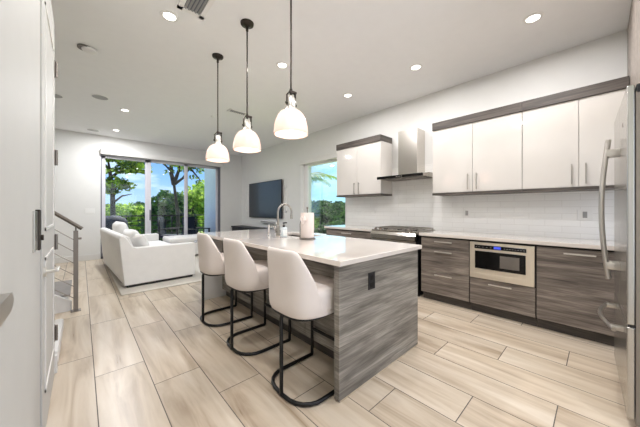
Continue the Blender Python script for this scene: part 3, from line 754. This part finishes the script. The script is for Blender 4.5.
# ------------------------------------------------------------------ living area
t = thing('television', 'large flat screen television hung on the right wall', 'television', (4.12, 6.97, 1.0))
bx(4.10, 6.02, 1.0, 4.135, 7.915, 2.10, bev=.004).build('bezel', 'blackp', t)
bx(4.0975, 6.035, 1.015, 4.101, 7.90, 2.085).build('screen', 'screen', t)
bx(4.135, 6.5, 1.3, XR, 7.4, 1.8).build('wall_mount', 'blackp', t)
t = tag(MB().box(XR-.022, 5.85, 1.19, XR, 5.87, 1.89).box(XR-.022, 8.22, 1.19, XR, 8.24, 1.89).box(XR-.022, 5.85, 1.87, XR, 8.24, 1.89).box(XR-.022, 5.85, 1.19, XR, 8.24, 1.21).build('wall_frame', 'plastic'), 'thin white frame moulding on the wall around the television', 'frame')
t = thing('soundbar', 'slim white box speaker on the wall below the television', 'speaker', (4.1, 6.6, .86))
bx(4.08, 6.25, .84, XR, 7.15, .92, bev=.008).build('body', 'plastic', t)
bx(4.074, 6.28, .85, 4.081, 7.12, .91).build('grille', 'greyplastic', t)
t = thing('media_console', 'low black media console against the wall under the television', 'console', (3.95, 7.4, 0))
bx(3.74, 6.35, .655, XR-.02, 8.5, .70, bev=.004).build('top', 'blackp', t)
bx(3.77, 6.38, .12, XR-.02, 8.47, .655).build('body', 'blackp', t)
for k in range(3): bx(3.755, 6.39+.695*k, .14, 3.77, 7.07+.695*k, .645, bev=.003).build('door', 'blackp', t)
for x in (3.80, 4.10):
    for y in (6.42, 8.43): bx(x-.02, y-.02, 0, x+.02, y+.02, .12).build('leg', 'black', t)
tag(bx(.43, 4.745, 0, 3.35, 8.2, .014, bev=.005).build('area_rug', 'rug'), 'pale cream area rug under the white sofa', 'rug')
# sofa: back along -X, faces +X
def sofa():
    t = thing('sofa', 'white slipcovered sofa with its back to the stairs', 'sofa', (1.0, 6.3, .014))
    y0, y1 = 5.07, 7.72
    zf = .055
    bx(.56, y0+.15, zf, 1.56, y1-.15, .33, bev=.012).build('base', 'sofa', t)
    # back: leaning slab with a rounded top
    p = [(.50, zf), (.435, .80), (.46, .845), (.52, .85), (.57, .82), (.70, .45), (.72, zf)]
    MB().prism(p, 1, y0+.03, y1-.03).smooth().build('backrest', 'sofa', t, bevel=.02)
    for ya, yb in ((y0, y0+.17), (y1-.17, y1)):
        q = [(.50, zf), (.432, .80), (.455, .848), (.49, .842), (.535, .80), (.575, .72), (.615, .655), (.67, .64), (1.545, .645), (1.565, .63), (1.565, zf)]
        MB().prism(q, 1, ya, yb).smooth().build('armrest', 'sofa', t, bevel=.012)
    bx(.535, y0+.03, .0145, 1.53, y1-.03, .055).build('plinth', 'blackp', t)
    for k in range(2):
        a = y0+.175+k*1.10; bx(.66, a, .335, 1.59, a+1.095, .49, bev=.045, seg=4).smooth().build('seat_cushion', 'sofa', t)
    return t
so = sofa()
for ch in so.children: ch.location = Vector((-.5, -5.07, 0))+Vector(ch.location)+Vector((1.0, 6.3, 0))
so.location = (.5, 5.07, .014); so.rotation_euler = (0, 0, math.radians(2.6))
def pillow(cx, cy, cz, w_, h_, d_, tilt, rz, lb, name='back_cushion', m='sofa'):
    b = MB(); n = 14; top, bot = [], []
    for s_ in (1, -1):
        g = []
        for i in range(n+1):
            r_ = []
            for j in range(n+1):
                u, v = 2*i/n-1, 2*j/n-1
                k = (1-u**4)*(1-v**4); pin = 1-.06*(u*u*v*v)
                r_.append((d_/2*s_*k**.45, u*w_/2*(pin+.0), v*h_/2*(1-.05*u*u)))
            g.append(r_)
        vs = [p for r_ in g for p in r_]
        fs = [(i*(n+1)+j, i*(n+1)+j+1, (i+1)*(n+1)+j+1, (i+1)*(n+1)+j) for i in range(n) for j in range(n)]
        b.raw(vs, fs)
    bmesh.ops.remove_doubles(b.bm, verts=b.bm.verts, dist=.0005)
    o = b.smooth().build(name, m, soft=True); tag(o, lb, 'cushion', 'loose white sofa cushions')
    o.location = (cx, cy, cz); o.rotation_euler = (0, -tilt, rz)
    return o
pillow(.70, 5.78, .69, .80, .44, .20, .28, .045, 'plump white back cushion at the near end of the sofa')
pillow(.62, 6.72, .76, .80, .52, .22, .24, .045, 'plump white back cushion in the middle of the sofa, standing highest')
pillow(.75, 5.43, .67, .36,  .36, .14, .40, .45, 'square white throw pillow leaning behind the near armrest', 'throw_pillow')
# second seat piece by the glass
t = thing('bench_sofa', 'long white backless upholstered bench in front of the sliding glass door', 'sofa', (2.3, 7.9, .014))
bx(1.63, 7.30, .055, 2.95, 8.12, .40, bev=.02).build('base', 'sofa', t)
bx(1.63, 7.28, .38, 2.95, 8.12, .53, bev=.05, seg=4).smooth().build('seat_cushion', 'sofa', t)
for x in (1.7, 2.88):
    for y in (7.36, 8.06): MB().cyl((x, y, .0145), (x, y, .056), .022).build('leg', 'blackp', t)
t = thing('coffee_table', 'small round pale coffee table on the rug beyond the sofa arm', 'table', (2.25, 6.3, .014))
MB().lathe([(.001, .0), (.36, 0), (.38, .012), (.36, .028), (.001, .028)], (2.28, 6.3, .50), 40).smooth().build('tabletop', 'greyplastic', t)
MB().lathe([(.20, 0), (.20, .012), (.03, .03), (.028, .48)], (2.28, 6.3, .0145), 28).smooth().build('pedestal', 'nickel', t)

# ------------------------------------------------------------------ balcony
struct(bx(-1.6, YB+.15, -.25, 3.75, 10.6, -.03).build('balcony_slab', 'deck'))
struct(bx(3.36, YB+.15, -.25, 3.75, 9.95, 3.6).build('wall_balcony', 'stucco'))
t = thing('balcony_railing', 'dark metal balcony railing with horizontal bars outside the glass', 'railing', (1, 10.45, -.03))
for z in (.12, .27, .42, .57, .72, .87): MB().tube([(-1.6, 10.45, z), (3.75, 10.45, z)], .014, n=6).build('bar', 'blackp', t)
bx(-1.6, 10.42, 1.02, 3.75, 10.48, 1.06).build('handrail', 'blackp', t)
for k in range(5): bx(-1.58+1.32*k, 10.43, -.03, -1.54+1.32*k, 10.47, 1.02).build('post', 'blackp', t)
t = thing('covered_grill', 'dark navy covered barbecue grill out on the balcony, left', 'grill', (.70, 9.6, -.03))
b = MB().box(.35, 9.3, .0, 1.02, 9.8, .82, bev=.06, seg=3); b.build('cover', 'navy', t)
MB().lathe([(.34, 0), (.33, .10), (.27, .20), (.14, .27), (.001, .29)], (.69, 9.55, .80), 24).smooth().build('lid', 'navy', t)
for x in (.42, .95):
    for y in (9.36, 9.74): MB().cyl((x, y, -.03), (x, y, .02), .03).build('caster', 'blackp', t)
def patio_chair(lb):
    t = thing('patio_chair', lb, 'chair', (0, 0, 0), 'dark balcony armchairs')
    for x in (-.27, .27):
        for y in (-.27, .27): bx(x-.02, y-.02, 0, x+.02, y+.02, .64 if y > 0 else .95).build('leg', 'blackp', t)
        bx(x-.03, -.28, .62, x+.03, .30, .655, bev=.004).build('armrest', 'blackp', t)
    bx(-.27, -.27, .36, .27, .29, .44, bev=.02).build('seat', 'navy', t)
    b = MB().prism([(-.30, .42), (-.36, 1.02), (-.32, 1.04), (-.24, .44)], 0, -.26, .26); b.build('backrest', 'navy', t)
    return t
pc = patio_chair('dark patio armchair on the balcony, left of two'); pc.location = (2.25, 9.85, -.03); pc.rotation_euler = (0, 0, math.radians(-120))
dup(pc, (2.84, 9.15, -.03), math.radians(-150), 'dark patio armchair on the balcony, against the outer wall')

# ------------------------------------------------------------------ garden
GZ = -3.6
struct(bx(-90, 11, GZ-.2, 120, 130, GZ).build('ground', 'grass'))
struct(bx(4.4, -30, GZ-.2, 120, 11, GZ).build('ground', 'grass'))
def leaves(blobs, size, dens, seed):
    rnd = random.Random(seed); vs, fs = [], []
    for (cx, cy, cz, rx, ry, rz) in blobs:
        n = int(dens*rx*ry**.5*rz**.5*rx**.0*max(rx, .3))
        for _ in range(n):
            while True:
                p = Vector((rnd.uniform(-1, 1), rnd.uniform(-1, 1), rnd.uniform(-1, 1)))
                l = p.length
                if .05 < l < 1: break
            p = p/l*(l**.45)
            k = .78+.35*noise.noise(Vector((p.x*2+cx, p.y*2+cy, p.z*2+cz)))*1.2
            c = Vector((cx+p.x*rx*k, cy+p.y*ry*k, cz+p.z*rz*k))
            a = Vector((rnd.gauss(0, 1), rnd.gauss(0, 1), rnd.gauss(0, .8))).normalized(); b = a.orthogonal().normalized()
            b = (Matrix.Rotation(rnd.uniform(0, 6.28), 3, a) @ b); s_ = size*rnd.uniform(.6, 1.3)
            i = len(vs); d_ = a*s_; e = b*s_*.55
            vs += [c-d_, c-e, c+d_, c+e]; fs.append((i, i+1, i+2, i+3))
    me = bpy.data.meshes.new('foliage'); me.from_pydata([tuple(v) for v in vs], [], fs); return me
def tree(loc, trunk, branches, blobs, leafm, size, dens, seed, lb, cat='tree', name='tree', group='garden trees', bark='bark'):
    t = thing(name, lb, cat, loc, group)
    b = MB()
    def T(pts, r): b.tube([Vector(p)+Vector(loc) for p in pts], r, n=8)
    T(*trunk)
    for p, r in branches: T(p, r)
    b.smooth().build('trunk', bark, t)
    me = leaves(blobs, size, dens, seed); me.materials.append(M_[leafm])
    o = bpy.data.objects.new('foliage', me); COL.objects.link(o); o.parent = t
    return t
F2 = Vector((math.sin(math.radians(42.73)), math.cos(math.radians(42.73)))); R2 = Vector((F2.y, -F2.x))
def pt(px, py, D):      # world point seen at that bearing, D metres ahead
    v = F2*D+R2*(D*(px-320)/258.7); return Vector((v.x, v.y, 1.27+(209-py)/258.7*D))
def rel(px, py, D, loc): return tuple(pt(px, py, D)-Vector(loc))
def blob(px, py, D, loc, r, ry=None, rz=None):
    c = rel(px, py, D, loc); return (*c, r, ry or r, rz or r)
# pine on the left
L = pt(113, 209, 16); L.z = GZ; L = tuple(L); D = 16
q = lambda a, b: rel(a, b, D, L)
tree(L, ([(0, 0, 0), q(113, 215), q(112.5, 190), q(110, 172), q(108, 160)], [.17, .14, .12, .09, .04]),
     [([q(112.5, 192), q(118, 184), q(128, 186)], [.1, .07, .03]), ([q(111, 178), q(118, 172), q(133, 170), q(142, 168)], [.1, .08, .06, .03]), ([q(109, 170), q(104, 162)], [.07, .03]), ([q(113, 203), q(122, 196), q(132, 194)], [.07, .05, .02]), ([q(112.5, 195), q(106, 190)], [.06, .02])],
     [blob(108, 157, D, L, .9, .9, .4), blob(120, 155, D, L, 1.0, .9, .35), blob(130, 163, D, L, .9, .9, .35), blob(139, 169, D, L, .85, .8, .4), blob(124, 170, D, L, .7, .8, .3), blob(105, 170, D, L, .55, .6, .3), blob(116, 183, D, L, .9, .9, .42), blob(126, 186, D, L, .6, .6, .32), blob(105, 186, D, L, .45, .5, .3), blob(112, 192, D, L, .6, .5, .2), blob(142, 158, D, L, .5, .5, .25)],
     'pine', .085, 1700, 11, 'tall pine with layered crown seen through the left glass panel')
# pine in the middle panel
L = pt(176, 209, 13); L.z = GZ; L = tuple(L); D = 13
tree(L, ([(0, 0, 0), q(178, 215), q(175, 192), q(174, 184)], [.10, .085, .07, .06]),
     [([q(174, 185), q(171, 172), q(172, 158), q(170, 150)], [.11, .09, .06, .03]), ([q(174, 184), q(179, 170), q(181, 158)], [.1, .07, .03]), ([q(175, 184), q(183, 178), q(190, 168)], [.08, .06, .03]), ([q(172, 172), q(166, 166), q(158, 160)], [.06, .04, .02]), ([q(190, 168), q(196, 175), q(201, 181)], [.05, .04, .02]), ([q(188, 170), q(196, 164), q(203, 164)], [.05, .03, .02])],
     [blob(158, 156, D, L, .75, .7, .40), blob(168, 154, D, L, .7, .7, .3), blob(178, 155, D, L, .8, .7, .35), blob(172, 164, D, L, .35, .4, .22), blob(169, 172, D, L, .28, .3, .2), blob(181, 167, D, L, .35, .3, .3), blob(192, 163, D, L, .55, .5, .5), blob(198, 160, D, L, .5, .5, .3), blob(202, 170, D, L, .35, .35, .25), blob(194, 177, D, L, .3, .3, .15), blob(201, 182, D, L, .3, .3, .12)],
     'pine', .07, 2400, 12, 'tall pine with forked trunk seen through the middle glass panel')
def bushtree(px, ptop, D, r, leafm, lb, seed, dens=420, size=.13, h=None, name='tree', bark='bark', wide=1.0):
    L = pt(px, 209, D); top = pt(px, ptop, D).z; L.z = GZ; L = tuple(L); H = top-GZ
    rnd = random.Random(seed); bl = [(0, 0, H-r*.9, r*wide, r*wide, r*.9)]
    for k in range(7):
        a = k*.9+rnd.random(); zz = rnd.uniform(.45, .85)*(H-r*.6)+r*.3
        bl.append((math.cos(a)*r*.55*wide, math.sin(a)*r*.55*wide, zz, r*.62, r*.62, r*.55))
    return tree(L, ([(0, 0, 0), (.1, 0, H*.4), (0, .05, H*.75)], [.16, .12, .05]), [], bl, leafm, size, dens, seed, lb, name=name, bark=bark)
bushtree(166, 187, 17, 1.5, 'oak', 'dark green rounded oak in front of the lawn, middle panel', 21, 620)
bushtree(178, 190, 17.5, 1.5, 'oak', 'dark green rounded oak below the forked pine', 22, 620)
bushtree(157, 199, 19, 1.1, 'oak', 'low dark green tree at the left edge of the middle panel', 23, 620)
bushtree(196, 184, 18, 1.3, 'bush', 'pale green leafy tree seen through the right glass panel', 24, 500)
bushtree(203, 180, 20, 1.3, 'bush', 'pale green leafy tree beside the balcony wall', 25, 500)
bushtree(134, 201, 22, 1.8, 'bush', 'bright green bushy tree right of the left pine', 26, 420)
bushtree(121, 201, 23, 1.9, 'bush', 'bright green bushy tree just right of the pine trunk', 27, 420)
bushtree(106, 204, 24, 1.8, 'bush', 'bright green bushy tree left of the pine trunk', 28, 420)
bushtree(145, 208, 24, 1.5, 'bush', 'leafy shrub tree beside the frame between left and middle panels', 29, 500)
L = pt(172, 209, 18); L.z = GZ
tag(MB().tube([L, L+Vector((0, 0, 2.2)), L+Vector((.1, 0, 3.2))], .16, n=10).smooth().build('bare_tree', 'palebark'), 'pale bare trunk standing below the dark oaks', 'tree')
# distant belt of trees
proto = {}
placed = []
def far_tree(px, ptop, D, r, kind, lb):
    L = pt(px, 209, D); H = pt(px, ptop, D).z-GZ; rad = 2.35*H/5.5
    if any((L.xy-p).length < (.80 if D < 36 else .55)*(rad+q) for p, q in placed): return
    placed.append((L.xy.copy(), rad))
    if kind not in proto:
        proto[kind] = bushtree(px, ptop, D, r, {'a': 'forest', 'b': 'oak', 'c': 'bush'}[kind], lb, 40+ord(kind), 260, .2)
        proto[kind]['group'] = 'distant belt of woodland trees'; proto[kind]['h'] = H
        return
    o = dup(proto[kind], (L.x, L.y, GZ), random.uniform(0, 6.28), lb); s_ = H/proto[kind]['h']; o.scale = (s_, s_, s_)
rr = random.Random(5)
def belt(p0, p1, rows, lb, lim):
    i = 0
    for D, ty in rows:
        step = (4.1 if D < 36 else 3.2)*258.7/D; px = p0+step*rr.uniform(0, .8)
        while px < p1:
            far_tree(px, ty+rr.uniform(-1.5, 1.5), D+rr.uniform(-.6, .6), 2.0, lim[i % len(lim)], lb(i)); px += step*rr.uniform(.85, 1.15); i += 1
belt(92, 212, ((31, 207), (38, 203), (45, 201)), lambda i: 'distant woodland tree beyond the lawn behind the balcony', 'abcab')
belt(288, 352, ((22, 218), (27, 212), (33, 206), (39, 201), (45, 199), (51, 198.5)), lambda i: 'distant woodland tree seen through the side window', 'aabab')
for k in proto.values(): del k['h']
# palm by the side window
L = pt(297, 209, 10.5); L.z = GZ
t = thing('palm_tree', 'palm tree with arching fronds outside the side window', 'palm tree', tuple(L), 'garden trees')
H = pt(297, 186, 10.5).z-GZ
MB().tube([L, L+Vector((.1, 0, H*.5)), L+Vector((0, 0, H))], [.14, .11, .09], n=10).smooth().build('trunk', 'palebark', t)
c0 = L+Vector((0, 0, H))
Rv = Vector((R2.x, R2.y, 0)); Fv = Vector((F2.x, F2.y, 0))
for k in range(10):
    a = -0.02+k*2*PI/10; dr = (Rv*math.cos(a)+Fv*math.sin(a)); ln = 1.95 if k else 2.1
    vs, fs, rib = [], [], []
    n = 26
    for i in range(n+1):
        u = i/n; p = c0+dr*ln*u*(1-.12*u)+Vector((0, 0, .62*math.sin(u*PI*.62)*1.0-.55*u*u+(.10 if k == 0 else .1*math.sin(k*3))))
        rib.append(p)
    sd = dr.cross(Vector((0, 0, 1))).normalized()
    rnd = random.Random(k)
    for i in range(2, n):
        p = rib[i]; u = i/n; ll = .36*math.sin(PI*min(1, u*.9+.12))**.7+.05
        for s_ in (-1, 1):
            tip = p+sd*s_*ll*.75+dr*ll*.45+Vector((0, 0, -ll*(.35+.25*rnd.random())))
            wv = dr*.022; i0 = len(vs); mid = (p+tip)/2+Vector((0, 0, ll*.10))
            vs += [p-wv, p+wv, mid+wv, mid-wv, tip]; fs += [(i0, i0+1, i0+2, i0+3), (i0+3, i0+2, i0+4)]
    b = MB().raw(vs, fs); b.tube(rib, [.016*(1-.8*i/n) for i in range(n+1)], n=5)
    b.build('frond', 'palm', t)
